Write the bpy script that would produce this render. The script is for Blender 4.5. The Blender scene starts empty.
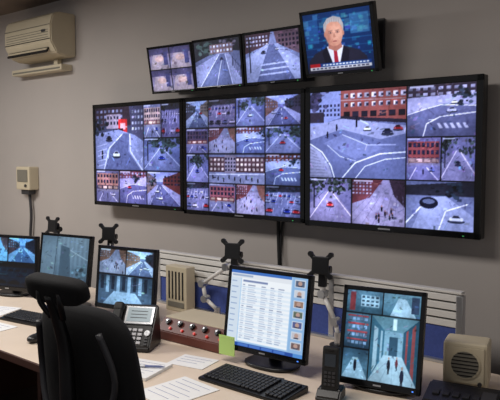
import bpy, bmesh, math, numpy as np
from mathutils import Matrix, Vector
sc=bpy.context.scene
sc.view_settings.view_transform='Standard'
sc.view_settings.look='None'
PI=math.pi
def s2l(c):
    c=np.asarray(c,dtype=float)
    return np.where(c<=.04045,c/12.92,((c+.055)/1.055)**2.4)
# ---------------------------------------------------------------- materials
MATS={}
def mat(name,rgb,rough=.5,metal=0,bump=0,bscale=200,var=0,vscale=5,emit=0,spec=.5):
    if name in MATS:return MATS[name]
    m=bpy.data.materials.new(name);m.use_nodes=True
    nt=m.node_tree;b=nt.nodes['Principled BSDF']
    col=[float(v) for v in s2l(np.array(rgb)/255.)]+[1]
    b.inputs['Base Color'].default_value=col
    b.inputs['Roughness'].default_value=rough
    b.inputs['Metallic'].default_value=metal
    b.inputs['Specular IOR Level'].default_value=spec
    tc=nt.nodes.new('ShaderNodeTexCoord')
    if var:
        n=nt.nodes.new('ShaderNodeTexNoise');n.inputs['Scale'].default_value=vscale;n.inputs['Detail'].default_value=4
        nt.links.new(tc.outputs['Object'],n.inputs['Vector'])
        r=nt.nodes.new('ShaderNodeMapRange')
        r.inputs['From Min'].default_value=.3;r.inputs['From Max'].default_value=.7
        r.inputs['To Min'].default_value=1-var;r.inputs['To Max'].default_value=1+var
        nt.links.new(n.outputs['Fac'],r.inputs['Value'])
        mx=nt.nodes.new('ShaderNodeVectorMath');mx.operation='SCALE'
        mx.inputs[0].default_value=col[:3]
        nt.links.new(r.outputs['Result'],mx.inputs['Scale'])
        nt.links.new(mx.outputs['Vector'],b.inputs['Base Color'])
    if bump:
        n=nt.nodes.new('ShaderNodeTexNoise');n.inputs['Scale'].default_value=bscale
        nt.links.new(tc.outputs['Object'],n.inputs['Vector'])
        bp=nt.nodes.new('ShaderNodeBump');bp.inputs['Strength'].default_value=bump;bp.inputs['Distance'].default_value=.002
        nt.links.new(n.outputs['Fac'],bp.inputs['Height']);nt.links.new(bp.outputs['Normal'],b.inputs['Normal'])
    if emit:
        b.inputs['Emission Color'].default_value=col;b.inputs['Emission Strength'].default_value=emit
    MATS[name]=m;return m
def screen_mat(name,strength):
    m=bpy.data.materials.new(name);m.use_nodes=True;nt=m.node_tree;b=nt.nodes['Principled BSDF']
    a=nt.nodes.new('ShaderNodeAttribute');a.attribute_name='Col'
    b.inputs['Base Color'].default_value=(.01,.01,.012,1);b.inputs['Roughness'].default_value=.35
    b.inputs['Specular IOR Level'].default_value=.25
    nt.links.new(a.outputs['Color'],b.inputs['Emission Color']);b.inputs['Emission Strength'].default_value=strength
    return m
SM=screen_mat('lcd_screen',1.12)
wallm=mat('wall_paint',(178,171,166),.85,var=.03,vscale=2,bump=.15,bscale=300)
ceilm=mat('ceiling_paint',(116,102,90),.9,var=.04)
floorm=mat('carpet',(56,36,30),.95,var=.25,vscale=60,bump=.4)
blk=mat('black_plastic',(20,20,23),.38,bump=.05,bscale=600)
blk2=mat('black_matte',(13,13,15),.6,bump=.1,bscale=400)
gloss=mat('black_gloss',(9,9,11),.15)
dgrey=mat('dark_grey_plastic',(52,52,56),.45,var=.05)
beige=mat('beige_plastic',(200,188,162),.5,var=.04)
white=mat('white_enamel',(222,220,216),.35,var=.03)
silver=mat('silver_metal',(190,192,196),.3,.8,var=.05)
deskm=mat('desk_laminate',(230,212,192),.4,var=.03,vscale=8)
deske=mat('desk_edging',(70,42,34),.5,var=.1)
blue=mat('blue_fabric',(62,80,150),.9,var=.12,vscale=80,bump=.3)
paper=mat('paper',(240,240,240),.8,var=.02)
green=mat('sticky_note_green',(190,225,130),.8,var=.03)
red=mat('red_lamp',(200,40,30),.3,emit=.3,var=.02)
brown=mat('brown_panel',(96,48,40),.45,var=.1)
fabric=mat('chair_fabric',(14,14,17),.95,var=.25,vscale=150,bump=.5,bscale=500)
ink=mat('ink_blue',(110,122,168),.6,var=.05)
keyc=mat('key_cap',(30,30,34),.5,var=.05)
slot=mat('slot_dark',(25,22,22),.9,var=.05)
grill=mat('grille_grey',(120,116,105),.7,var=.1,vscale=300)
# ---------------------------------------------------------------- mesh builder
def Rm(rx=0,ry=0,rz=0):
    return Matrix.Rotation(rz,4,'Z')@Matrix.Rotation(ry,4,'Y')@Matrix.Rotation(rx,4,'X')
class B:
    def __init__(s):
        s.bm=bmesh.new();s.mats=[];s.M=Matrix.Identity(4)
    def mi(s,m):
        if m not in s.mats:s.mats.append(m)
        return s.mats.index(m)
    def merge(s,t,m,M,smooth=False):
        i=s.mi(m)
        for f in t.faces:f.material_index=i;f.smooth=smooth
        bmesh.ops.transform(t,matrix=s.M@M,verts=t.verts)
        me=bpy.data.meshes.new('t');t.to_mesh(me);t.free();s.bm.from_mesh(me);bpy.data.meshes.remove(me)
    def box(s,c,d,m,bev=0,rot=(0,0,0),seg=2):
        t=bmesh.new();bmesh.ops.create_cube(t,size=1)
        bmesh.ops.scale(t,vec=d,verts=t.verts)
        if bev:bmesh.ops.bevel(t,geom=list(t.edges),offset=bev,segments=seg,affect='EDGES',profile=.6)
        s.merge(t,m,Matrix.Translation(c)@Rm(*rot))
    def cyl(s,c,r,h,m,rot=(0,0,0),r2=None,n=24,smooth=False,bev=0):
        t=bmesh.new();bmesh.ops.create_cone(t,cap_ends=True,segments=n,radius1=r,radius2=r if r2 is None else r2,depth=h)
        if bev:
            e=[e for e in t.edges if abs(e.verts[0].co.z-e.verts[1].co.z)<1e-6]
            bmesh.ops.bevel(t,geom=e,offset=bev,segments=2,affect='EDGES')
        s.merge(t,m,Matrix.Translation(c)@Rm(*rot),smooth)
    def sup(s,c,d,m,e1=.4,e2=.4,rot=(0,0,0),bend=0,n=24,bendz=0,taper=0):
        t=bmesh.new();rows=[]
        f=lambda v,e:math.copysign(abs(v)**e,v)
        for i in range(n//2+1):
            ph=-PI/2+PI*i/(n//2);row=[]
            for j in range(n*2):
                th=PI*j/n
                x=f(math.cos(ph),e1)*f(math.cos(th),e2);z=f(math.cos(ph),e1)*f(math.sin(th),e2);y=f(math.sin(ph),e1)
                X=x*d[0]/2*(1-taper*z);Z=z*d[2]/2;Y=y*d[1]/2+bend*X*X+bendz*Z*Z
                row.append(t.verts.new((X,Y,Z)))
            rows.append(row)
        for i in range(len(rows)-1):
            for j in range(n*2):
                k=(j+1)%(n*2)
                t.faces.new((rows[i][j],rows[i][k],rows[i+1][k],rows[i+1][j]))
        bmesh.ops.remove_doubles(t,verts=t.verts,dist=1e-5)
        bmesh.ops.recalc_face_normals(t,faces=t.faces)
        s.merge(t,m,Matrix.Translation(c)@Rm(*rot),True)
    def tube(s,pts,r,m,n=10,smoothpts=0):
        P=[Vector(p) for p in pts]
        if smoothpts:
            Q=[]
            for i in range(len(P)-1):
                p0=P[max(i-1,0)];p1=P[i];p2=P[i+1];p3=P[min(i+2,len(P)-1)]
                for k in range(smoothpts):
                    u=k/smoothpts
                    Q.append(.5*((2*p1)+(p2-p0)*u+(2*p0-5*p1+4*p2-p3)*u*u+(3*p1-p0-3*p2+p3)*u**3))
            Q.append(P[-1]);P=Q
        R=np.interp(np.linspace(0,1,len(P)),np.linspace(0,1,len(r)),r) if isinstance(r,(list,tuple)) else [r]*len(P)
        t=bmesh.new();rings=[];nrm=None
        for i,p in enumerate(P):
            tg=(P[min(i+1,len(P)-1)]-P[max(i-1,0)]).normalized()
            if nrm is None:nrm=tg.orthogonal().normalized()
            nrm=(nrm-tg*nrm.dot(tg)).normalized();bn=tg.cross(nrm)
            rr=float(R[i])
            rings.append([t.verts.new(p+rr*(math.cos(2*PI*k/n)*nrm+math.sin(2*PI*k/n)*bn)) for k in range(n)])
        for a,b in zip(rings[:-1],rings[1:]):
            for k in range(n):
                l=(k+1)%n;t.faces.new((a[k],a[l],b[l],b[k]))
        t.faces.new(rings[0][::-1]);t.faces.new(rings[-1])
        s.merge(t,m,Matrix.Identity(4),True)
    def wedge(s,prof,w,m,bev=0,c=(0,0,0),rot=(0,0,0)):
        t=bmesh.new();a=[t.verts.new((-w/2,y,z)) for y,z in prof];b=[t.verts.new((w/2,y,z)) for y,z in prof]
        t.faces.new(a);t.faces.new(b[::-1]);n=len(prof)
        for i in range(n):
            j=(i+1)%n;t.faces.new((a[j],a[i],b[i],b[j]))
        bmesh.ops.recalc_face_normals(t,faces=t.faces)
        if bev:bmesh.ops.bevel(t,geom=list(t.edges),offset=bev,segments=2,affect='EDGES')
        s.merge(t,m,Matrix.Translation(c)@Rm(*rot))
    def obj(s,name,loc=(0,0,0),rz=0,parent=None):
        me=bpy.data.meshes.new(name);s.bm.to_mesh(me);s.bm.free()
        for m in s.mats:me.materials.append(m)
        o=bpy.data.objects.new(name,me);sc.collection.objects.link(o)
        o.location=loc;o.rotation_euler=(0,0,rz)
        if parent:o.parent=parent
        return o
# ---------------------------------------------------------------- painting
SS=2
def noise2(rng,h,w,n,m):
    g=rng.random((n+1,m+1))
    y=np.linspace(0,n-1e-6,h);x=np.linspace(0,m-1e-6,w)
    yi=y.astype(int);xi=x.astype(int);fy=(y-yi)[:,None];fx=(x-xi)[None]
    a=g[yi][:,xi];b=g[yi][:,xi+1];c=g[yi+1][:,xi];d=g[yi+1][:,xi+1]
    return (a*(1-fx)+b*fx)*(1-fy)+(c*(1-fx)+d*fx)*fy
class T:
    def __init__(s,A,x0=0,y0=0,x1=1,y1=1):
        s.A=A;H,W=A.shape[:2]
        r0,r1,c0,c1=int(round(y0*H)),int(round(y1*H)),int(round(x0*W)),int(round(x1*W))
        s.v=A[r0:r1,c0:c1];h,w=s.v.shape[:2];s.h=h;s.w=w
        s.U,s.V=np.meshgrid((np.arange(w)+.5)/w,(np.arange(h)+.5)/h);s.asp=w/max(h,1)
    def put(s,mk,col,al=1):
        c=np.array(col[:3])/255.
        s.v[mk]=s.v[mk]*(1-al)+c*al
    def mask(s,pts):
        ins=np.zeros(s.U.shape,bool);n=len(pts)
        for i in range(n):
            x1,y1=pts[i];x2,y2=pts[(i+1)%n]
            if y1==y2:continue
            ins^=((s.V>=min(y1,y2))&(s.V<max(y1,y2))&(s.U<(x2-x1)*(s.V-y1)/(y2-y1)+x1))
        return ins
    def poly(s,pts,col,al=1): s.put(s.mask(pts),col,al)
    def rect(s,x0,y0,x1,y1,col,al=1): s.put((s.U>=x0)&(s.U<x1)&(s.V>=y0)&(s.V<y1),col,al)
    def ell(s,x,y,a,b,col,al=1): s.put(((s.U-x)/a)**2+((s.V-y)/b)**2<1,col,al)
    def line(s,pts,w,col,al=1):
        for p,q in zip(pts[:-1],pts[1:]):
            px,py=p[0]*s.asp,p[1];dx,dy=q[0]*s.asp-px,q[1]-py
            L=dx*dx+dy*dy+1e-9
            t=np.clip(((s.U*s.asp-px)*dx+(s.V-py)*dy)/L,0,1)
            s.put((s.U*s.asp-px-t*dx)**2+(s.V-py-t*dy)**2<(w/2)**2,col,al)
    def grad(s,a,b): s.v[:]=(np.array(a)[None,None]*(1-s.V[...,None])+np.array(b)[None,None]*s.V[...,None])/255.
    def noise(s,rng,amp,n=12,m=12):
        s.v*=(1+amp*(noise2(rng,s.h,s.w,n,m)-.5)*2)[...,None]
    def clutter(s,r,n,sz=.07):
        for i in range(n):
            x,y=r.random(),r.random()**1.5
            c=s.v[min(int(y*s.h),s.h-1),min(int(x*s.w),s.w-1)]*255
            f=r.choice([.4,.6,.8,1.25,1.4]);tn=1+.1*r.normal(size=3)
            a=r.uniform(.2,1)*sz;b=r.uniform(.2,1)*sz*(.5+y)
            if r.random()<.6:
                sk=r.uniform(-.6,.6)*b
                s.poly([(x,y),(x+a,y+sk*.3),(x+a+sk,y+b),(x+sk,y+b)],np.clip(c*f*tn,0,240),.55)
            else:
                s.line([(x,y),(x+r.normal()*sz*1.2,y+r.normal()*sz)],r.uniform(.008,.016),np.clip(c*f*tn,0,240),.55)
    def finish(s,r,amp=.16):
        s.noise(r,amp*.55,max(s.h//6,2),max(s.w//6,2));s.noise(r,amp*.35,max(s.h//2,2),max(s.w//2,2));s.noise(r,amp,4,4)
        vg=1.07-.55*((s.U-.5)**2+(s.V-.5)**2);s.v*=vg[...,None]
    def trees(s,rng,x,y,r,col=(30,36,40),n=26):
        for i in range(n):
            q=rng.uniform(.1,.3)*r
            s.ell(x+rng.normal()*r*.6,y+rng.normal()*r*.6,q,q,np.array(col)*rng.uniform(.5,2.2),.85)
    def car(s,x,y,w,col):
        s.ell(x,y+w*.25,w*.62,w*.2,(25,28,36),.7)
        s.poly([(x-w*.5,y),(x-w*.45,y-w*.14),(x+w*.45,y-w*.14),(x+w*.5,y),(x+w*.48,y+w*.2),(x-w*.48,y+w*.2)],col)
        s.poly([(x-w*.36,y-w*.12),(x-w*.22,y-w*.38),(x+w*.22,y-w*.38),(x+w*.36,y-w*.12)],np.array(col)*.8)
        s.poly([(x-w*.29,y-w*.12),(x-w*.18,y-w*.32),(x+w*.18,y-w*.32),(x+w*.29,y-w*.12)],(30,34,46))
        s.rect(x-w*.42,y+w*.04,x-w*.3,y+w*.1,(240,240,230));s.rect(x+w*.3,y+w*.04,x+w*.42,y+w*.1,(240,240,230))
    def windows(s,x0,y0,x1,y1,nx,ny,col=(35,38,52),fr=.55):
        dx=(x1-x0)/nx;dy=(y1-y0)/ny
        for i in range(nx):
            for j in range(ny):
                a=x0+dx*(i+(1-fr)/2);b=y0+dy*(j+(1-fr)/2);k=.75+.5*((i*7+j*13)%10)/10
                s.rect(a,b,a+dx*fr,b+dy*fr,np.clip(np.array(col)*k,0,250));s.rect(a,b+dy*fr*.8,a+dx*fr,b+dy*fr,np.clip(np.array(col)*k*.7,0,250))
    def border(s):
        s.v[:SS]=.03;s.v[:,:SS]=.03;s.v[-SS:]=.03;s.v[:,-SS:]=.03
ROAD=(98,102,126);PAVE=(156,158,178);LT=(200,204,218)
BR=[(104,62,56),(70,66,76),(124,96,84),(62,54,62),(128,112,104),(108,70,72)]
CARS=[(200,205,215),(40,45,60),(160,44,48),(90,100,130),(170,175,190),(30,50,120)]
def street(t,seed,kind=None,dark=1.0):
    r=np.random.default_rng(seed);k=kind if kind is not None else r.integers(0,6)
    b1,b2=BR[r.integers(6)],BR[r.integers(6)];t.grad((116,122,148),(88,94,120))
    if k==0:
        x=r.uniform(.3,.7)
        t.rect(0,0,1,.3,(164,174,204))
        t.poly([(0,.02),(x-.1,.22),(x-.1,.4),(0,.75)],b1);t.windows(0,.12,x-.12,.42,5,3,(140,140,155))
        t.poly([(1,0),(x+.1,.2),(x+.1,.38),(1,.7)],b2);t.windows(x+.12,.1,1,.42,5,3,(40,42,55))
        t.poly([(x-.1,.4),(x+.1,.38),(1.1,.72),(1.1,1),(-.1,1),(-.1,.78)],PAVE)
        t.poly([(x-.05,.38),(x+.06,.38),(1.,.95),(1,1),(.05,1)],ROAD)
        t.line([(x-.05,.4),(.08,1)],.02,LT);t.line([(x+.06,.4),(.98,.95)],.02,LT)
        for i in range(4):
            v=.45+.14*i;t.line([(x+(.5-x)*(v-.4)/.6,v),(x+(.5-x)*(v-.33)/.6,v+.06)],.015,(225,226,232))
        t.trees(r,x+r.choice([-.2,.25]),.3,.12)
        for i in range(3):t.car(x+r.uniform(-.25,.25),r.uniform(.45,.8),r.uniform(.08,.15),CARS[r.integers(6)])
    elif k==1:
        t.rect(0,0,1,.25,b1);t.windows(0,.03,1,.25,9,2,(150,150,165))
        t.poly([(0,.25),(1,.2),(1,.5),(.6,.45),(0,.6)],PAVE)
        t.poly([(0,.55),(.5,.38),(1,.42),(1,1),(.3,1),(0,.85)],ROAD)
        t.line([(0,.57),(.3,.46),(.5,.4),(1,.44)],.02,LT)
        t.line([(.25,1),(.3,.75),(.5,.62),(1,.56)],.02,(210,214,226))
        for i in range(5):t.poly([(.45+.09*i,.74),(.49+.09*i,.74),(.54+.09*i,.84),(.49+.09*i,.84)],(190,194,208))
        t.car(r.uniform(.2,.8),.5,.13,CARS[r.integers(6)]);t.car(r.uniform(.2,.8),.36,.09,CARS[r.integers(6)]);t.trees(r,r.uniform(0,1),.25,.14)
    elif k==2:
        t.rect(0,0,1,.2,(52,52,60));t.trees(r,.2,.15,.18);t.trees(r,.8,.12,.16)
        t.poly([(0,.25),(1,.18),(1,1),(0,1)],(108,112,134))
        for j,v in enumerate([.32,.5,.8]):
            n=[8,6,4][j];w=[.09,.13,.2][j]
            for i in range(n):
                if r.random()<.75:t.car((i+.5)/n,v,w,CARS[r.integers(6)])
                t.line([(i/n,v-.08),(i/n-.03,v+.1)],.012,LT)
    elif k==3:
        t.grad((134,138,160),(156,160,178))
        t.poly([(0,0),(.6,0),(.35,.4),(0,.55)],b1);t.windows(0,.05,.4,.35,6,4,(160,160,175))
        t.poly([(.7,0),(1,0),(1,.6),(.8,.35)],b2)
        for i in range(7):t.line([(.35+.1*i,.35),(i*.2-.2,1)],.01,(120,122,140))
        for i in range(8):
            x=r.uniform(.1,.9);v=r.uniform(.45,.9);t.ell(x,v,.018,.06,(36,34,45));t.ell(x,v-.06,.012,.02,(150,120,110))
    elif k==4:
        t.poly([(0,.6),(.4,.3),(.6,.3),(1,.8),(1,1),(0,1)],(124,128,150))
        t.line([(0,.95),(.45,.32)],.02,LT);t.line([(1,.85),(.55,.32)],.02,LT)
        for i in range(6):t.trees(r,r.uniform(0,1),r.uniform(.02,.3),.16,(38,46,42))
        t.car(.5,.6,.16,CARS[r.integers(6)])
        t.rect(.1,.1,.13,.7,(40,42,50))
    else:
        t.grad((120,122,144),(66,68,84))
        t.rect(.05,.1,.95,.6,np.array(b1)*1.3);t.windows(.05,.1,.95,.6,7,3,(48,50,66),.6);t.rect(.05,.48,.95,.6,b2);t.windows(.05,.48,.95,.6,4,1,(190,170,150),.7)
        t.rect(0,.6,1,.66,(120,122,134));t.poly([(0,.66),(1,.66),(1,1),(0,1)],(112,116,138))
        t.line([(.1,1),(.3,.7)],.02,LT);t.line([(.6,.7),(.95,1)],.02,LT)
        t.ell(.5,.8,.02,.08,(30,28,40));t.car(.75,.74,.14,CARS[r.integers(6)])
    t.clutter(r,60,.08);t.finish(r)
    t.v*=dark*r.uniform(.85,1.08)*(1+np.array([r.uniform(-.05,.09),0,r.uniform(-.02,.08)]))
    t.rect(.04,.03,.4,.06,(230,232,240),.6)
    t.border()
def fin(A,tint=(.96,.99,1.18),gain=1.0,con=1.3):
    h,w=A.shape[0]//SS*SS,A.shape[1]//SS*SS
    A=A[:h,:w].reshape(h//SS,SS,w//SS,SS,3).mean((1,3))
    A=np.clip(A*np.array(tint)*gain,0,1)
    return np.clip((A-.42)*con+.42,.015,1)
def tiles(A,lst):
    for x0,y0,x1,y1,seed,k in lst:street(T(A,x0,y0,x1,y1),seed,k)
def new(W,H): return np.full((H*SS,W*SS,3),.03)
def big_left():
    A=new(200,160)
    tiles(A,[(0,.66,.3,1,1,5),(.3,.66,.63,1,2,1),(.63,.66,1,1,3,0),(.6,0,.8,.33,4,5),(.8,0,1,.33,5,2),(.6,.33,1,.66,6,4)])
    t=T(A,0,0,.6,.66);r=np.random.default_rng(9)
    t.grad((60,62,76),(104,108,126))
    t.rect(0,0,1,.3,(66,54,58));t.windows(.02,.03,.6,.28,7,3,(130,130,145))
    t.rect(.25,.12,.55,.34,(150,138,142));t.windows(.25,.13,.52,.3,4,2,(50,48,60));t.rect(.5,.2,.68,.42,(186,52,50));t.rect(.54,.26,.64,.36,(225,165,160));t.rect(.44,.34,.6,.42,(60,30,36))
    t.poly([(0,.42),(.5,.36),(1,.5),(1,1),(0,1)],(134,140,164))
    t.poly([(.2,1),(.35,.6),(.6,.42),(.72,.42),(.7,.7),(.95,1)],(94,100,124))
    t.line([(.18,1),(.3,.65),(.58,.43)],.02,LT);t.line([(.98,1),(.74,.7),(.73,.44)],.02,LT)
    t.poly([(.72,0),(1,0),(1,.55),(.77,.42)],(84,82,98));t.windows(.76,.05,1,.4,4,4,(180,182,196))
    t.trees(r,.08,.35,.14);t.car(.3,.5,.12,(30,32,44));t.car(.45,.75,.14,(210,214,225));t.ell(.15,.75,.02,.08,(30,30,40))
    for i in range(5):t.line([(.05,.62+.08*i),(.25,.58+.08*i)],.01,(185,190,208))
    t.clutter(r,90,.05);t.finish(r);t.border()
    return fin(A,gain=1)
def big_mid():
    A=new(210,170)
    c=[0,.22,.47,.72,1];rw=[0,.25,.48,.74,1]
    ks=[[0,2,4,0],[5,3,1,4],[4,None,None,1],[2,5,3,2]];sd=20
    for j in range(4):
        for i in range(4):
            if j==2 and i in(1,2):continue
            sd+=1;street(T(A,c[i],rw[j],c[i+1],rw[j+1]),sd,ks[j][i],.95)
    t=T(A,c[1],rw[2],c[3],rw[3]);r=np.random.default_rng(5)
    t.grad((110,114,134),(136,140,158));t.rect(0,.1,1,.62,(80,60,62));t.windows(.02,.12,.98,.6,14,3,(200,184,172),.55)
    t.rect(.3,.05,.5,.65,(130,122,130));t.windows(.3,.1,.5,.6,4,4,(40,42,56));t.line([(0,.7),(1,.66)],.03,LT)
    for i in range(9):t.ell(.08+.1*i,.78+.05*(i%3),.012,.08,(32,30,40))
    t.clutter(r,60,.05);t.finish(r);t.border()
    return fin(A)
def big_right():
    A=new(250,200)
    cx=.625
    tiles(A,[(cx,0,1,.36,41,1),(cx,.36,.82,.66,42,5),(.82,.36,1,.66,43,4),(0,.66,.29,1,44,4),(.29,.66,cx,1,45,3)])
    t=T(A,cx,.66,1,1);r=np.random.default_rng(3)
    t.grad((106,112,134),(126,132,154));t.poly([(0,.1),(1,0),(1,.3),(0,.3)],(50,50,56));t.trees(r,.7,.15,.15)
    t.poly([(.1,1),(.3,.35),(.6,.3),(1,.7),(1,1)],(150,156,176));t.line([(0,.9),(.35,.35)],.03,(226,230,240))
    t.line([(.5,1),(.6,.6),(.9,.45)],.025,(232,234,242));t.ell(.35,.45,.14,.12,(30,32,44));t.ell(.35,.42,.09,.05,(90,96,112));t.car(.75,.75,.2,(215,218,228))
    t.clutter(r,40,.07);t.finish(r);t.border()
    t=T(A,0,0,cx,.66);r=np.random.default_rng(7)
    t.grad((108,114,140),(108,114,136))
    t.poly([(0,0),(.36,0),(.36,.3),(0,.42)],(142,150,180));t.trees(r,.08,.12,.14,(46,44,56),30);t.windows(.1,.14,.34,.3,6,3,(64,66,86));t.rect(0,.24,.16,.36,(60,54,62))
    t.poly([(.34,0),(1,0),(1,.36),(.34,.3)],(144,86,76))
    t.windows(.36,.02,1,.12,9,1,(206,200,204),.6);t.windows(.36,.12,1,.22,9,1,(206,200,204),.5);t.windows(.36,.23,1,.32,7,1,(50,44,54),.7)
    t.windows(.375,.035,1.015,.105,9,1,(60,58,74),.38);t.windows(.37,.13,1.01,.21,9,1,(60,58,74),.38)
    t.poly([(.34,.11),(1,.12),(1,.13),(.34,.12)],(170,140,132));t.poly([(.34,.29),(1,.35),(1,.39),(.34,.33)],(50,46,56))
    t.poly([(0,.4),(.36,.32),(1,.42),(1,.5),(.75,.56),(.35,.44),(0,.56)],(152,156,176))
    t.poly([(0,.56),(.35,.45),(.72,.58),(1,.52),(1,1),(0,1)],(104,110,136))
    t.poly([(.15,.6),(.36,.5),(.8,.66),(.5,.78)],(118,124,150))
    t.poly([(0,.62),(.12,.7),(.22,.86),(.26,1),(0,1)],(160,162,178));t.line([(0,.6),(.14,.7),(.24,.86),(.28,1)],.014,(222,226,238))
    for i in range(9):t.line([(.0,.66+.04*i),(.06+.02*i,.7+.035*i)],.006,(120,120,134))
    t.line([(.36,1),(.5,.82),(.75,.72),(1,.7)],.014,(214,220,234));t.line([(.5,1),(.6,.86),(.8,.78),(1,.76)],.01,(206,212,228))
    t.line([(.2,.62),(.34,.75),(.5,.8)],.007,(190,196,216));t.line([(.36,.5),(.62,.62),(.9,.62)],.007,(196,202,220))
    t.car(.82,.48,.1,(50,52,70));t.car(.62,.44,.07,(210,212,224));t.car(.92,.44,.08,(140,40,44));t.ell(.3,.42,.01,.04,(30,30,40));t.ell(.2,.5,.01,.04,(30,30,40));t.rect(.5,.3,.52,.42,(36,34,46))
    t.clutter(r,90,.035);t.finish(r,.12);t.border()
    return fin(A,gain=1)
def small1():
    A=new(100,80);r=np.random.default_rng(1)
    for i in range(2):
        for j in range(2):
            t=T(A,.5*i,.5*j,.5+.5*i,.5+.5*j)
            t.grad((130,112,126),(176,170,190));t.rect(0,0,1,.3,(90,84,110));t.poly([(.2,.3),(.6,.3),(1,1),(0,1)],(190,172,168))
            t.ell(.5,.5,.22,.14,(225,180,150),.6);t.rect(.7,.2,.9,.8,(80,80,115));t.clutter(r,40,.12);t.finish(r);t.border()
    return fin(A,con=1.1,gain=.86)
def small2():
    A=new(110,88);t=T(A);r=np.random.default_rng(12)
    t.grad((112,116,134),(104,110,126));t.poly([(0,0),(1,0),(1,.3),(.6,.22),(0,.45)],(58,58,58));t.trees(r,.3,.15,.18,(46,54,48),30);t.trees(r,.8,.1,.15,(60,56,58),20)
    t.rect(.35,.1,.85,.3,(124,104,98));t.windows(.35,.1,.85,.3,7,2,(200,200,206))
    t.poly([(.0,.55),(.55,.3),(.75,.3),(1,.7),(1,1),(.0,1)],(146,150,168));t.poly([(.1,1),(.55,.32),(.68,.32),(.8,1)],(106,112,132))
    t.line([(.08,1),(.55,.33)],.018,LT);t.line([(.8,1),(.68,.33)],.018,LT);t.line([(.45,1),(.61,.4)],.012,LT)
    for i in range(6):t.rect(.82+.03*i,.4+.04*i,.835+.03*i,.6+.05*i,(50,52,66))
    t.car(.6,.42,.07,(50,52,60));t.clutter(r,60,.05);t.finish(r);t.border();return fin(A,gain=.97)
def small3():
    A=new(120,92);t=T(A);r=np.random.default_rng(13)
    t.grad((132,138,158),(108,114,136));t.poly([(0,0),(.5,0),(.45,.25),(0,.4)],(80,62,64));t.windows(.02,.05,.45,.28,7,3,(176,172,180))
    t.poly([(.55,0),(1,0),(1,.5),(.6,.25)],(108,88,90));t.windows(.62,.06,1,.34,6,3,(44,42,54))
    t.poly([(.4,.25),(.62,.25),(1,.6),(1,1),(0,1),(0,.5)],(148,154,172));t.poly([(.46,.25),(.55,.25),(.9,1),(.2,1)],(98,104,126))
    for i in range(3):
        v=.64+.1*i;t.poly([(.3-.02*i,v),(.78+.01*i,v-.02),(.8,v+.01),(.28-.02*i,v+.035)],(180,186,202),.75)
    t.car(.35,.4,.09,(40,42,54));t.car(.6,.36,.06,(200,202,214));t.rect(.08,.1,.1,.8,(40,42,50));t.clutter(r,60,.05);t.finish(r);t.border();return fin(A,gain=.95)
def tv():
    A=new(140,110);t=T(A);r=np.random.default_rng(14)
    t.grad((20,56,110),(14,40,84))
    for i in range(110):
        x=r.uniform(0,1);v=r.uniform(0,.78);w=r.uniform(.015,.08);t.rect(x,v,x+w,v+w*r.uniform(.5,1.2),(20+r.integers(90),90+r.integers(110),150+r.integers(100)),.42)
    for i in range(6):t.rect(0,.1+.12*i,1,.112+.12*i,(60,140,200),.35)
    t.rect(.7,.08,.97,.4,(90,160,210),.45);t.rect(.03,.1,.22,.5,(60,120,190),.4)
    t.poly([(.0,1),(.04,.78),(.14,.67),(.32,.58),(.58,.58),(.8,.67),(.9,.78),(.94,1)],(36,36,54))
    t.poly([(.33,.57),(.58,.57),(.48,.95),(.42,.95)],(208,214,232));t.poly([(.425,.63),(.475,.63),(.49,.95),(.42,.95)],(150,36,56))
    t.poly([(.33,.57),(.4,.95),(.3,.95),(.25,.66)],(24,24,38));t.poly([(.58,.57),(.5,.95),(.62,.95),(.66,.66)],(24,24,38))
    t.poly([(.37,.46),(.54,.46),(.56,.6),(.46,.66),(.35,.6)],(166,112,100))
    t.ell(.455,.27,.15,.175,(140,136,140));t.ell(.455,.35,.135,.2,(206,150,130));t.ell(.455,.46,.11,.11,(196,140,122))
    for k in range(8):
        t.ell(.49,.37,.1-.01*k,.18-.018*k,(228,180,160),.12);t.ell(.36,.4,.05-.004*k,.14-.012*k,(160,108,96),.1)
    t.poly([(.315,.34),(.31,.2),(.37,.11),(.47,.08),(.57,.12),(.605,.22),(.6,.34),(.575,.25),(.53,.185),(.42,.17),(.36,.21),(.335,.3)],(172,168,172))
    for k in range(14):t.line([(.33+.018*k,.22-.05*math.sin(k/4.3)),(.36+.015*k,.11+.02*abs(k-7)/3)],.006,(200,198,202) if k%2 else (130,126,130),.7)
    for x in (.405,.51):
        t.ell(x,.345,.034,.026,(150,98,88),.6);t.ell(x,.347,.02,.009,(190,178,174));t.ell(x,.347,.01,.01,(50,40,44));t.line([(x-.03,.318),(x+.03,.314)],.01,(120,96,92),.8)
    t.poly([(.458,.34),(.48,.42),(.462,.435),(.436,.425)],(176,120,104),.8);t.ell(.46,.492,.036,.009,(140,70,72));t.line([(.425,.46),(.405,.5)],.008,(160,106,94),.7);t.line([(.5,.46),(.52,.5)],.008,(170,116,102),.7);t.ell(.32,.37,.014,.04,(180,124,108));t.ell(.594,.37,.014,.04,(180,126,110))
    t.rect(.04,.84,.96,.9,(20,60,130));t.rect(.04,.84,.2,.9,(170,30,40));t.rect(.04,.9,.96,.95,(215,220,230))
    for i in range(14):t.rect(.24+.05*i,.86,.275+.05*i,.88,(220,228,240));t.rect(.07+.062*i,.915,.115+.062*i,.935,(60,60,90))
    t.finish(r,.08)
    # soft video look
    for _ in range(2):A[1:-1,1:-1]=(A[1:-1,1:-1]*2+A[:-2,1:-1]+A[2:,1:-1]+A[1:-1,:-2]+A[1:-1,2:])/6
    return np.clip(fin(A,(1,1,1.03),.97,1.08),0,1)
def scrA():
    A=new(90,70)
    for x0,y0,x1,y1,s,k in [(0,0,.5,.5,51,3),(.5,0,1,.5,52,0),(0,.5,1,1,53,2)]:street(T(A,x0,y0,x1,y1),s,k)
    A[36*SS:]*=.35
    return fin(A,(.7,1.05,1.15))
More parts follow.
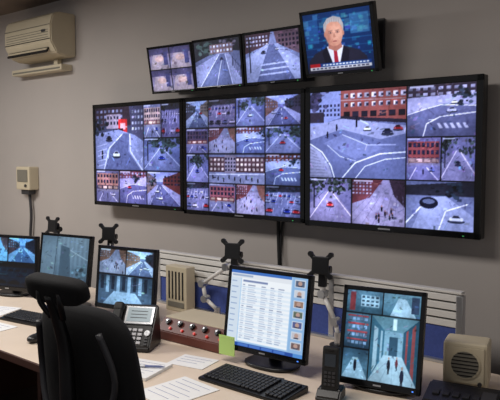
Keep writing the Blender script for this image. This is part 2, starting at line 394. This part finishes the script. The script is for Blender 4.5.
def scrB():
    A=new(90,70);t=T(A);r=np.random.default_rng(4)
    t.grad((122,146,162),(78,102,120));t.v*=(1+.06*np.sin(t.U*70))[...,None]
    t.poly([(0,.0),(.35,0),(.3,1),(0,1)],(104,128,144));t.poly([(.42,.2),(.6,.25),(.66,1),(.4,1)],(66,88,104));t.line([(.33,0),(.3,1)],.02,(60,78,92))
    t.line([(.62,.3),(1,.5)],.02,(150,176,190));t.trees(r,.85,.8,.14,(58,80,92));t.clutter(r,50,.06);t.finish(r,.08);return fin(A,(.95,1,1.05),.92,1)
def scrC():
    A=new(110,90);t=T(A);r=np.random.default_rng(6)
    u=T(A,0,0,.5,.45);street(u,61,3);u=T(A,.5,0,1,.45);street(u,62,0)
    t=T(A,0,.45,1,1);t.grad((66,74,84),(92,102,116))
    for i in range(9):t.rect(.05+.1*i,.05,.11+.1*i,.5+.1*(i%2),(140,152,166) if i%2 else (44,50,60))
    t.poly([(.1,1),(.3,.55),(.7,.55),(.9,1)],(150,160,174));t.clutter(r,70,.06);t.finish(r);t.border()
    return fin(A,(.88,1.04,1.14),.97)
def scrD():
    A=new(150,120);t=T(A);r=np.random.default_rng(8)
    t.grad((170,206,236),(150,190,230))
    t.rect(0,0,.8,.04,(60,110,190));t.rect(0,.04,.8,.1,(222,228,236));t.rect(.02,.055,.3,.08,(150,170,200))
    t.rect(0,.1,.14,.95,(206,220,234))
    for i in range(10):t.rect(.02,.14+.075*i,.02+.09*r.uniform(.6,1),.155+.075*i,(120,145,190),.8)
    t.rect(.15,.1,.8,.93,(236,242,248));t.rect(.17,.12,.5,.145,(110,126,170))
    for i in range(26):
        v=.18+.028*i;a=.17
        for w in (.05,.16,.1,.08,.09):
            L=w*r.uniform(.5,.95);t.rect(a,v,a+L,v+.01,(140,156,190) if i%5 else (80,96,140),.7);a+=w+.02
        if i%2:t.rect(.15,v-.008,.8,v+.02,(195,218,240),.4)
    t.rect(.81,0,1,.95,(140,180,222))
    for i in range(7):
        c=[(84,96,120),(200,204,214),(150,120,104),(90,104,90),(80,90,140),(190,190,200),(110,90,90)][i]
        t.rect(.84,.03+.13*i,.97,.125+.13*i,(206,216,228));t.rect(.85,.04+.13*i,.96,.115+.13*i,c);t.ell(.905,.075+.13*i,.025,.028,(180,150,140));t.rect(.875,.098+.13*i,.935,.115+.13*i,(50,56,80))
    t.rect(0,.95,1,1,(36,76,160));t.rect(0,.95,.12,1,(70,150,80));t.rect(.88,.95,1,1,(80,140,210))
    for i in range(4):t.rect(.16+.16*i,.96,.3+.16*i,.99,(70,115,195))
    return fin(A,(1,1,1),.95,1)
def scrE():
    A=new(120,140);r=np.random.default_rng(10)
    t=T(A,0,0,.5,.26);t.grad((100,128,144),(60,88,102));t.rect(.1,.1,.25,.9,(140,62,66));t.rect(.4,.2,.9,.7,(160,180,192));t.windows(.4,.2,.9,.7,4,3,(70,90,104));t.clutter(r,30,.1);t.finish(r);t.border()
    t=T(A,.5,0,1,.26);t.grad((120,148,162),(70,100,114));t.poly([(.2,1),(.4,.2),(.6,.2),(.9,1)],(170,188,200));t.rect(.75,.1,.95,.8,(60,70,90));t.clutter(r,30,.1);t.finish(r);t.border()
    t=T(A,0,.26,.36,.66);t.grad((90,120,136),(50,72,88))
    for i in range(4):t.rect(.1,.06+.22*i,.9,.11+.22*i,(160,70,74));t.windows(.12,.12+.22*i,.88,.24+.22*i,5,1,(130,150,176),.8)
    t.clutter(r,40,.1);t.finish(r);t.border()
    t=T(A,0,.66,.36,1);t.grad((60,84,100),(96,124,136));t.poly([(0,1),(.4,.3),(.6,.3),(1,1)],(146,166,178));t.ell(.5,.55,.06,.2,(30,32,44));t.clutter(r,30,.1);t.finish(r);t.border()
    t=T(A,.36,.26,1,1);t.grad((84,124,138),(126,150,160))
    t.poly([(0,0),(.3,.22),(.3,.6),(0,1)],(70,108,124));t.poly([(1,0),(.68,.22),(.68,.6),(1,1)],(52,86,102))
    t.poly([(.0,0),(1,0),(.68,.22),(.3,.22)],(108,138,148));t.rect(.3,.22,.68,.58,(134,160,172));t.rect(.4,.3,.58,.58,(56,80,94));t.poly([(.3,.58),(.68,.58),(1,1),(0,1)],(172,188,196))
    for i in range(5):t.line([(.49,.58),(.25*i,1)],.008,(146,162,172))
    t.poly([(.74,.2),(.78,.17),(.78,.7),(.74,.64)],(150,74,76));t.poly([(.86,.14),(.92,.08),(.92,.9),(.86,.8)],(150,76,76))
    t.poly([(.08,.16),(.16,.2),(.16,.74),(.08,.86)],(166,184,192));t.poly([(.22,.22),(.26,.23),(.26,.64),(.22,.68)],(152,172,182));t.rect(.46,.03,.54,.2,(226,236,236))
    for x,v,s,c in((.42,.72,1,(34,36,48)),(.58,.68,.8,(110,54,60)),(.7,.86,1.2,(40,44,60))):
        t.ell(x,v,.035*s,.08*s,c);t.ell(x,v-.1*s,.018*s,.022*s,(170,134,120));t.rect(x-.02*s,v+.05*s,x-.004,v+.14*s,(30,30,40));t.rect(x+.004,v+.05*s,x+.02*s,v+.13*s,(30,30,40))
    t.clutter(r,60,.05);t.finish(r,.1);t.border()
    return fin(A,(.9,1.02,1.1),.95,1.15)
def screen(name,A,w,h,parent,M):
    H,W=A.shape[:2]
    x=np.linspace(-w/2,w/2,W);z=np.linspace(h/2,-h/2,H)
    X,Z=np.meshgrid(x,z);co=np.stack([X,np.zeros_like(X),Z],-1).reshape(-1,3)
    idx=np.arange(H*W).reshape(H,W)
    q=np.stack([idx[1:,:-1],idx[1:,1:],idx[:-1,1:],idx[:-1,:-1]],-1).reshape(-1,4)
    me=bpy.data.meshes.new(name)
    me.from_pydata(co.tolist(),[],q.tolist())
    at=me.color_attributes.new('Col','FLOAT_COLOR','POINT')
    c=np.ones((H*W,4));c[:,:3]=s2l(A).reshape(-1,3)
    at.data.foreach_set('color',c.ravel().astype(np.float32))
    me.materials.append(SM);me.update()
    o=bpy.data.objects.new(name,me);sc.collection.objects.link(o);o.parent=parent;o.matrix_local=M
    return o
# ---------------------------------------------------------------- room
def slab(name,c,d,m):
    b=B();b.box((0,0,0),d,m);return b.obj(name,c)
CH=2.84
slab('floor',(-2.6,-2.6,-.05),(8,5.4,.1),floorm)
slab('ceiling',(-2.6,-2.6,CH+.05),(8,5.4,.1),ceilm)
slab('wall_back',(-2.6,.05,CH/2),(8,.1,CH),wallm)
slab('wall_left',(-6.6,-2.6,CH/2),(.1,5.4,CH),wallm)
slab('baseboard_back',(-2.6,-.01,.05),(8,.02,.1),white)
# ---------------------------------------------------------------- wall monitors
def wallmon(name,x,y,z,a,t,w,h,A,bz,dep):
    b=B();b.M=Matrix.Rotation(t,4,'X')
    b.box((0,dep*.3,0),(w-.0,dep*.6,h),blk,.006)
    b.box((0,dep*.75,0),(w*.8,dep*.5,h*.75),blk2,.01)
    for sx in(-1,1):b.box((sx*(w/2-bz/2),-.002,0),(bz,.008,h),gloss,.002)
    for sz in(-1,1):b.box((0,-.002,sz*(h/2-bz/2)),(w,.008,bz),gloss,.002)
    b.box((0,-.008,-h/2+bz*.5),(w*.07,.003,bz*.25),silver)
    b.box((w*.42,-.008,-h/2+bz*.4),(.008,.003,.004),mat('led_green',(60,160,90),emit=.3,var=.02))
    b.M=Matrix.Identity(4)
    g=-y-.005
    b.box((0,g*.6+.02,0),(.2,g*.8-.02,.2),blk2,.004)
    b.box((0,g-.015,0),(.3,.02,.25),dgrey,.003)
    o=b.obj(name,(x,y,z),a)
    M=Matrix.Rotation(t,4,'X')@Matrix.Translation((0,-.004,0))
    screen('screen_panel',A,w-2*bz,h-2*bz,o,M)
    return o
wallmon('wall_monitor',-3.402,-.13,1.643,0,.005,.912,.711,big_left(),.026,.09)
wallmon('wall_monitor',-2.478,-.13,1.637,0,.005,.924,.722,big_mid(),.026,.09)
wallmon('wall_monitor',-1.535,-.13,1.634,0,.005,.950,.735,big_right(),.03,.09)
for q,A in [((-2.973,-.2,2.174,.066,.175,.369,.29),small1()),((-2.584,-.2,2.176,.03,.126,.372,.288),small2()),((-2.185,-.2,2.175,.02,.1,.39,.287),small3())]:
    wallmon('wall_monitor',*q,A,.014,.06)
wallmon('wall_television',-1.757,-.22,2.206,.02,.226,.415,.328,tv(),.018,.06)
b=B();b.tube([(-2.27,-.03,1.3),(-2.275,-.02,1.15),(-2.26,-.03,.95),(-2.26,-.03,.5),(-2.26,-.03,.02)],.011,blk2,smoothpts=6);b.tube([(-2.24,-.02,1.3),(-2.26,-.02,1.1),(-2.25,-.02,.6)],.007,blk2,smoothpts=6)
b.obj('monitor_cable')
# ---------------------------------------------------------------- AC, wall box
b=B();W_,H_,D_=.64,.32,.22
b.wedge([(0,-H_/2),(0,H_/2),(-.15,H_/2),(-.2,H_/2-.03),(-.22,H_/2-.1),(-.22,-.06),(-.17,-H_/2+.02),(-.1,-H_/2)],W_,beige,.008)
for i in range(6):b.box((-.0,-.12+.018*i,H_/2+.001),(W_*.88,.006,.006),slot)
b.box((0,-.2225,-.045),(W_*.97,.004,.005),slot);b.box((0,-.2225,.06),(W_*.97,.004,.004),grill)
for i in range(4):b.box((0,-.2225,-.0+.018*i-.03),(W_*.9,.003,.003),grill)
b.box((-.02,-.2,-.115),(W_*.86,.012,.05),slot,.002,rot=(-.55,0,0));b.box((-.02,-.208,-.112),(W_*.84,.008,.018),beige,.002,rot=(-.9,0,0))
b.box((W_*.36,-.224,.02),(.05,.004,.018),dgrey,.001)
ac=b.obj('wall_mounted_air_conditioner',(-4.555,0,2.545))
b=B();b.box((0,-.05,0),(.7,.1,.045),beige,.006);b.box((0,-.102,-.005),(.66,.004,.012),grill,.001);b.box((.2,-.03,.05),(.05,.04,.06),beige,.003)
b.obj('pipe_trunking',(-.08,0,-.235),parent=ac)
b=B();b.box((0,-.045,0),(.2,.09,.19),beige,.01);b.box((0,-.092,.02),(.15,.006,.1),grill,.003);b.cyl((.05,-.095,-.06),.012,.012,dgrey,rot=(PI/2,0,0))
b.box((0,-.04,-.11),(.12,.06,.05),dgrey,.006)
b.tube([(0,-.03,-.12),(.02,-.03,-.3),(0,-.03,-.5),(.01,-.03,-.8)],.012,dgrey,smoothpts=5)
b.obj('wall_intercom',(-4.88,0,1.45))
# ---------------------------------------------------------------- desk
DZ=.75
b=B();b.box((-2.95,-.918,DZ-.015),(5.3,1.136,.03),deskm,.004);b.box((-2.95,-1.489,DZ-.016),(5.3,.012,.034),deske,.003)
for x in(-5.5,-4.1,-2.75,-1.5,-.4):b.box((x,-.85,(DZ-.03)/2),(.03,.9,DZ-.03),deske,.003)
b.box((-2.95,-.42,.42),(5.3,.02,.5),deske)
b.obj('control_desk')
b=B()
b.box((-2.0,-.335,.83),(1.88,.02,.16),blue,.004)
for i in range(4):
    b.box((-2.0,-.34,.925+.037*i),(1.88,.022,.029),white,.003)
b.box((-2.0,-.325,.97),(1.86,.006,.16),slot)
for x in(-2.94,-2.3,-1.7,-1.06):b.box((x,-.335,.9),(.03,.035,.3),silver,.004)
b.box((-2.0,-.335,1.062),(1.9,.04,.012),white,.003)
b.box((-2.0,-.345,.758),(1.88,.05,.014),silver,.003)
b.obj('slatted_desk_screen')
b=B();b.box((0,0,.13),(.17,.07,.26),beige,.006)
for i in range(5):b.box((-.055+.0275*i,-.036,.15),(.01,.004,.16),slot)
b.box((0,-.036,.04),(.13,.004,.03),grill)
b.obj('power_distribution_box',(-2.68,-.42,DZ))
# ---------------------------------------------------------------- monitor arms
def headplate(b,c,s=1,rz=0):
    M0=b.M.copy();b.M=M0@Matrix.Translation(c)@Rm(-.1,0,rz)
    b.box((0,-.02,0),(.085*s,.012,.085*s),blk,.004)
    for sx in(-1,1):
        for sz in(-1,1):
            b.box((sx*.038*s,-.02,sz*.038*s),(.05*s,.01,.024*s),blk,.003,rot=(0,-sx*sz*PI/4,0))
            b.cyl((sx*.052*s,-.02,sz*.052*s),.013*s,.014,blk,rot=(PI/2,0,0),n=12)
    b.cyl((0,.0,0),.024*s,.05,blk2,rot=(PI/2,0,0));b.cyl((0,.02,-.02),.018*s,.08,blk,rot=(0,PI/2,0))
    b.box((0,.02,-.06),(.036*s,.034,.09),blk,.005)
    b.M=M0
def arm(name,head,pts,base,rz=.35):
    b=B();headplate(b,head,1.0,rz)
    b.tube(pts[:2],.014,white);
    for i in range(1,len(pts)-1):b.tube(pts[i:i+2],.011,white)
    for p in pts[1:-1]:b.cyl(p,.02,.04,silver,rot=(PI/2,0,0))
    b.cyl((base[0],base[1],DZ+.005),.04,.008,blk,bev=.002);b.cyl((base[0],base[1],DZ+.035),.018,.06,silver)
    b.tube([pts[-1],(base[0],base[1],DZ+.05)],.012,silver)
    b.obj(name)
arm('monitor_arm',(-2.27,-.42,1.135),[(-2.27,-.41,1.06),(-2.33,-.41,1.04),(-2.5,-.42,.93),(-2.47,-.43,.85),(-2.38,-.43,.80)],(-2.38,-.43))
arm('monitor_arm',(-1.71,-.42,1.12),[(-1.71,-.41,1.05),(-1.71,-.41,.98),(-1.63,-.42,.86),(-1.61,-.43,.8)],(-1.61,-.43),.2)
arm('monitor_arm',(-3.32,-.42,1.145),[(-3.32,-.41,1.08),(-3.32,-.41,.95),(-3.34,-.43,.8)],(-3.34,-.43),.5)
arm('monitor_arm',(-3.93,-.42,1.15),[(-3.93,-.41,1.08),(-3.93,-.41,.95),(-3.95,-.43,.8)],(-3.95,-.43),.1)
# ---------------------------------------------------------------- desk monitors
def deskmon(x,y,zc,a,t,w,h,A,bz=.016,bot=.024):
    b=B();z=zc-DZ;Mh=Matrix.Translation((0,0,z))@Matrix.Rotation(t,4,'X');b.M=Mh
    b.box((0,.014,0),(w,.024,h),blk,.005);b.box((0,.035,0),(w*.7,.03,h*.65),blk2,.012)
    for sx in(-1,1):b.box((sx*(w/2-bz/2),0,0),(bz,.008,h),gloss,.002)
    b.box((0,0,h/2-bz/2),(w,.008,bz),gloss,.002);b.box((0,0,-h/2+bot/2),(w,.008,bot),gloss,.002)
    b.box((0,-.005,-h/2+bot/2),(.03,.002,.006),silver);b.box((w*.42,-.005,-h/2+bot/2),(.006,.002,.004),mat('led_blue',(80,140,255),emit=1,var=.02))
    b.M=Matrix.Identity(4)
    b.box((0,.075,z*.5+.005),(.06,.022,z),blk,.005);b.box((0,.06,z),(.09,.03,.09),blk2,.005)
    b.sup((0,.05,.0105),(.25,.018,.18),blk,e1=.5,e2=.8,rot=(PI/2,0,0))
    o=b.obj('desk_monitor',(x,y,DZ),a)
    screen('screen_panel',A,w-2*bz,h-bz-bot,o,Mh@Matrix.Translation((0,-.0015,(bot-bz)/2)))
    return o
deskmon(-3.8,-.85,.963,.31,-.06,.46,.35,scrA())
deskmon(-3.23,-.82,1.04,.18,-.14,.40,.29,scrB())
deskmon(-2.73,-.78,.98,.19,-.11,.40,.34,scrC())
deskmon(-1.67,-.9,.985,.06,-.14,.42,.36,scrD())
deskmon(-1.17,-.83,.955,.19,-.2,.32,.375,scrE())
# ---------------------------------------------------------------- phone
b=B()
b.wedge([(-.09,0.001),(-.09,.025),(.03,.19),(.055,.19),(.08,0.001)],.2,blk,.006)
ang=math.atan2(.165,.12)
b.M=Matrix.Translation((0,-.03,.1075))@Matrix.Rotation(ang,4,'X')
b.box((.024,.05,.004),(.14,.09,.008),silver,.003);b.box((.024,.052,.0085),(.115,.068,.003),mat('phone_lcd',(150,165,172),.3,emit=.3,var=.05))
for i in range(3):b.box((.024,.036+.016*i,.0105),(.08,.003,.0008),dgrey)
for i in range(3):
    for j in range(4):b.box((-.01+.027*i,-.022-.02*j,.004),(.02,.013,.008),mat('phone_key',(190,190,195),.4,var=.03),.002)
b.cyl((.078,-.035,.004),.014,.008,silver,bev=.002)
for j in range(3):b.box((.078,-.06-.014*j,.004),(.016,.009,.006),dgrey,.001)
b.sup((-.078,-.0,.022),(.045,.03,.205),blk2,.6,.5,rot=(PI/2,0,0));b.sup((-.078,.08,.018),(.05,.04,.05),blk2,.6,.6,rot=(PI/2,0,0));b.sup((-.078,-.08,.018),(.05,.04,.05),blk2,.6,.6,rot=(PI/2,0,0))
b.M=Matrix.Identity(4)
b.tube([(-.09,-.09,.02),(-.13,-.11,.006),(-.16,-.06,.006),(-.12,.0,.006),(-.1,.05,.01)],.004,blk2,smoothpts=6)
b.obj('desk_telephone',(-2.33,-1.05,DZ),.5)
# control box
b=B()
b.box((0,.06,.051),(.42,.2,.1),beige,.008)
b.wedge([(-.1,0.001),(-.1,.045),(-.04,.1),(-.04,0.001)],.42,brown,.004)
ang=math.atan2(.055,.06)
b.M=Matrix.Translation((0,-.07,.0725))@Matrix.Rotation(ang,4,'X')
for i in range(5):
    x=-.16+.08*i
    b.cyl((x,.012,.006),.015,.014,blk,bev=.002);b.cyl((x,.012,.013),.006,.012,silver)
    b.cyl((x+.032,-.02,.004),.007,.01,red,bev=.002)
b.M=Matrix.Identity(4)
b.obj('switch_control_box',(-2.15,-.79,DZ),.02)
# keyboards
def keyboard(x,y,a,w=.4,d=.16):
    b=B();b.wedge([(-d/2,0.001),(-d/2,.012),(d/2,.026),(d/2,0.001)],w,blk,.003)
    sl=math.atan2(.014,d);b.M=Matrix.Translation((0,0,.0195))@Matrix.Rotation(sl,4,'X')
    nx=20;kx=(w-.03)/nx;ky=(d-.03)/6
    for j in range(6):
        for i in range(nx):
            if i in(15,) or (j==0 and 4<=i<=9):continue
            b.box((-w/2+.015+kx*(i+.5),-d/2+.015+ky*(j+.5),.004),(kx*.82,ky*.8,.008),keyc,.0015,seg=1)
    b.box((-w/2+.015+kx*7,-d/2+.015+ky*.5,.004),(kx*5.7,ky*.8,.008),keyc,.0015,seg=1)
    b.M=Matrix.Identity(4);b.tube([(0,d/2,.012),(.02,d/2+.03,.006),(.06,d/2+.045,.006)],.003,blk2,smoothpts=5)
    b.obj('computer_keyboard',(x,y,DZ),a)
keyboard(-1.58,-1.1,.0,.42,.17)
keyboard(-3.1,-1.1,.15,.4,.15)
b=B();b.sup((0,0,.019),(.062,.036,.11),blk,.8,.85,rot=(PI/2,0,0));b.box((0,.025,.034),(.003,.045,.006),slot);b.cyl((0,.03,.036),.007,.006,dgrey,rot=(0,PI/2,0))
b.tube([(0,.05,.01),(.01,.1,.005),(-.05,.13,.005)],.0025,blk2,smoothpts=5)
b.obj('computer_mouse',(-2.76,-1.3,DZ),.3)
# handset in cradle
b=B();b.wedge([(-.05,0.001),(-.05,.02),(-.02,.045),(.05,.045),(.05,0.001)],.09,blk,.006)
b.M=Matrix.Translation((0,.005,.11))@Matrix.Rotation(-.15,4,'X')
b.box((0,0,0),(.065,.032,.17),blk2,.01);b.box((0,-.017,.035),(.042,.003,.045),mat('handset_lcd',(50,56,64),.2,var=.05),.001)
for i in range(3):
    for j in range(4):b.box((-.015+.015*i,-.017,-.01-.014*j),(.011,.004,.009),dgrey,.001)
b.box((0,-.017,.072),(.02,.003,.004),slot)
b.M=Matrix.Identity(4);b.obj('cordless_handset',(-1.27,-1.02,DZ),.3)
# speaker
b=B();b.box((0,0,.1),(.165,.13,.17),beige,.014,seg=3);b.box((0,-.067,.1),(.14,.006,.14),beige,.004)
b.cyl((0,-.071,.105),.058,.006,beige,rot=(PI/2,0,0),n=40,bev=.002)
b.cyl((0,-.0735,.105),.05,.004,grill,rot=(PI/2,0,0),n=40)
for i in range(7):
    z=-.042+.014*i;w=2*math.sqrt(max(.05**2-z*z,0));b.box((0,-.076,.105+z),(w,.003,.004),slot)
b.cyl((.055,-.072,.035),.008,.01,dgrey,rot=(PI/2,0,0));b.box((0,.0,.011),(.13,.1,.02),dgrey,.004)
b.obj('desk_speaker',(-.94,-.56,DZ),.25)
b=B();b.wedge([(-.08,0.001),(-.08,.02),(.06,.05),(.08,.045),(.08,0.001)],.26,blk,.008)
for i in range(5):b.box((-.09+.035*i,-.02,.035),(.024,.03,.008),keyc,.002,rot=(.2,0,0))
b.box((.09,.0,.038),(.05,.06,.006),dgrey,.002,rot=(.2,0,0))
b.obj('intercom_console',(-.88,-.75,DZ),.2)
# papers
def sheet(name,x,y,a,w=.21,d=.297,lines=14,th=.002,z=0.001,m=paper):
    b=B();b.box((0,0,th/2),(w,d,th),m)
    for i in range(lines):b.box((0-.01*(i%3),d/2-.03-(d-.05)*i/max(lines,1),th+.0003),(w*.8-.02*(i%3),.002,.0004),ink)
    b.obj(name,(x,y,DZ+z),a)
sheet('notepad',-2.05,-1.26,.25,.19,.2,5,.012)
sheet('paper_sheet',-1.76,-1.33,-.1,.21,.25,6)
sheet('paper_sheet',-1.96,-1.04,.2,.18,.14,3)
sheet('paper_sheet',-2.35,-1.36,.1,.2,.18,5)
sheet('paper_sheet',-3.2,-1.34,.1,.297,.21,5)
sheet('paper_sheet',-3.5,-1.12,.4,.25,.2,5)
sheet('paper_sheet',-2.2,-1.0,-.2,.1,.14,3) if False else None
b=B();b.tube([(-.07,0,.006),(.05,0,.006),(.07,0,.004)],[.0045,.0045,.001],ink);b.cyl((-.03,0,.006),.0052,.03,silver,rot=(0,PI/2,0));b.obj('ballpoint_pen',(-2.02,-1.24,DZ+.0145),.6)
b=B();b.box((0,0,0),(.085,.0015,.085),green);b.box((0,-.001,.036),(.08,.001,.01),green);b.obj('sticky_note',(-1.845,-.95,.825),.06)
# ---------------------------------------------------------------- chair
b=B()
b.sup((0,-.02,.90),(.47,.07,.50),fabric,.5,.5,bend=.5,rot=(.12,0,0),taper=.08)
b.sup((0,-.14,1.215),(.285,.06,.09),fabric,.5,.55,bend=.6,rot=(.25,0,0))
b.tube([(0,-.06,.62),(0,-.09,.8),(0,-.1,1.0),(0,-.13,1.12),(0,-.16,1.2)],[.03,.028,.024,.02,.016],blk,smoothpts=5)
for sx in(-1,1):
    b.tube([(sx*.03,-.13,1.12),(sx*.05,-.155,1.17),(sx*.05,-.16,1.21)],.01,blk,smoothpts=4)
    b.tube([(sx*.03,-.08,.7),(sx*.14,-.07,.78),(sx*.185,-.055,.92),(sx*.15,-.09,1.08)],.011,dgrey,smoothpts=6)
    b.tube([(sx*.23,.1,.5),(sx*.29,.08,.53),(sx*.3,.1,.64),(sx*.29,.13,.67)],.015,blk,smoothpts=5)
    b.box((sx*.29,.14,.685),(.075,.25,.03),blk2,.012)
b.tube([(0,-.06,.66),(0,-.04,.5),(0,.1,.44),(0,.2,.44)],.025,blk,smoothpts=6)
b.sup((0,.2,.485),(.5,.1,.48),fabric,.4,.4,rot=(PI/2,0,0))
b.box((0,.2,.425),(.3,.3,.04),blk,.01);b.cyl((0,.2,.3),.025,.24,silver);b.cyl((0,.2,.17),.035,.14,blk)
for i in range(5):
    a=2*PI*i/5+.3;c,s_=math.cos(a),math.sin(a)
    b.tube([(0,.2,.12),(.16*c,.2+.16*s_,.1),(.29*c,.2+.29*s_,.075)],[.03,.024,.016],blk)
    b.cyl((.29*c,.2+.29*s_,.0285),.028,.045,blk2,rot=(PI/2,0,a),n=20)
b.obj('office_chair',(-1.82,-1.68,0),.08)
# ---------------------------------------------------------------- lights
def area(name,loc,rot,sx,sy,e,col):
    l=bpy.data.lights.new(name,'AREA');l.shape='RECTANGLE';l.size=sx;l.size_y=sy;l.energy=e;l.color=col
    o=bpy.data.objects.new(name,l);sc.collection.objects.link(o);o.location=loc;o.rotation_euler=rot
area('ceiling_light_a',(-4.5,-1.9,2.8),(0,0,0),1.2,.6,64,(1,.97,.94))
area('ceiling_light_b',(-1.9,-2.0,2.8),(0,0,0),1.2,.6,34,(1,.94,.88))
w=bpy.data.worlds.new('World');sc.world=w;w.use_nodes=True
w.node_tree.nodes['Background'].inputs[0].default_value=(.92,.92,.96,1);w.node_tree.nodes['Background'].inputs[1].default_value=.24
cam=bpy.data.cameras.new('camera');co=bpy.data.objects.new('camera',cam);sc.collection.objects.link(co)
co.location=(0,-3,1.65);co.rotation_euler=(math.radians(90-4.05),0,math.radians(39.9));cam.lens=46.8;cam.sensor_width=36
sc.camera=co
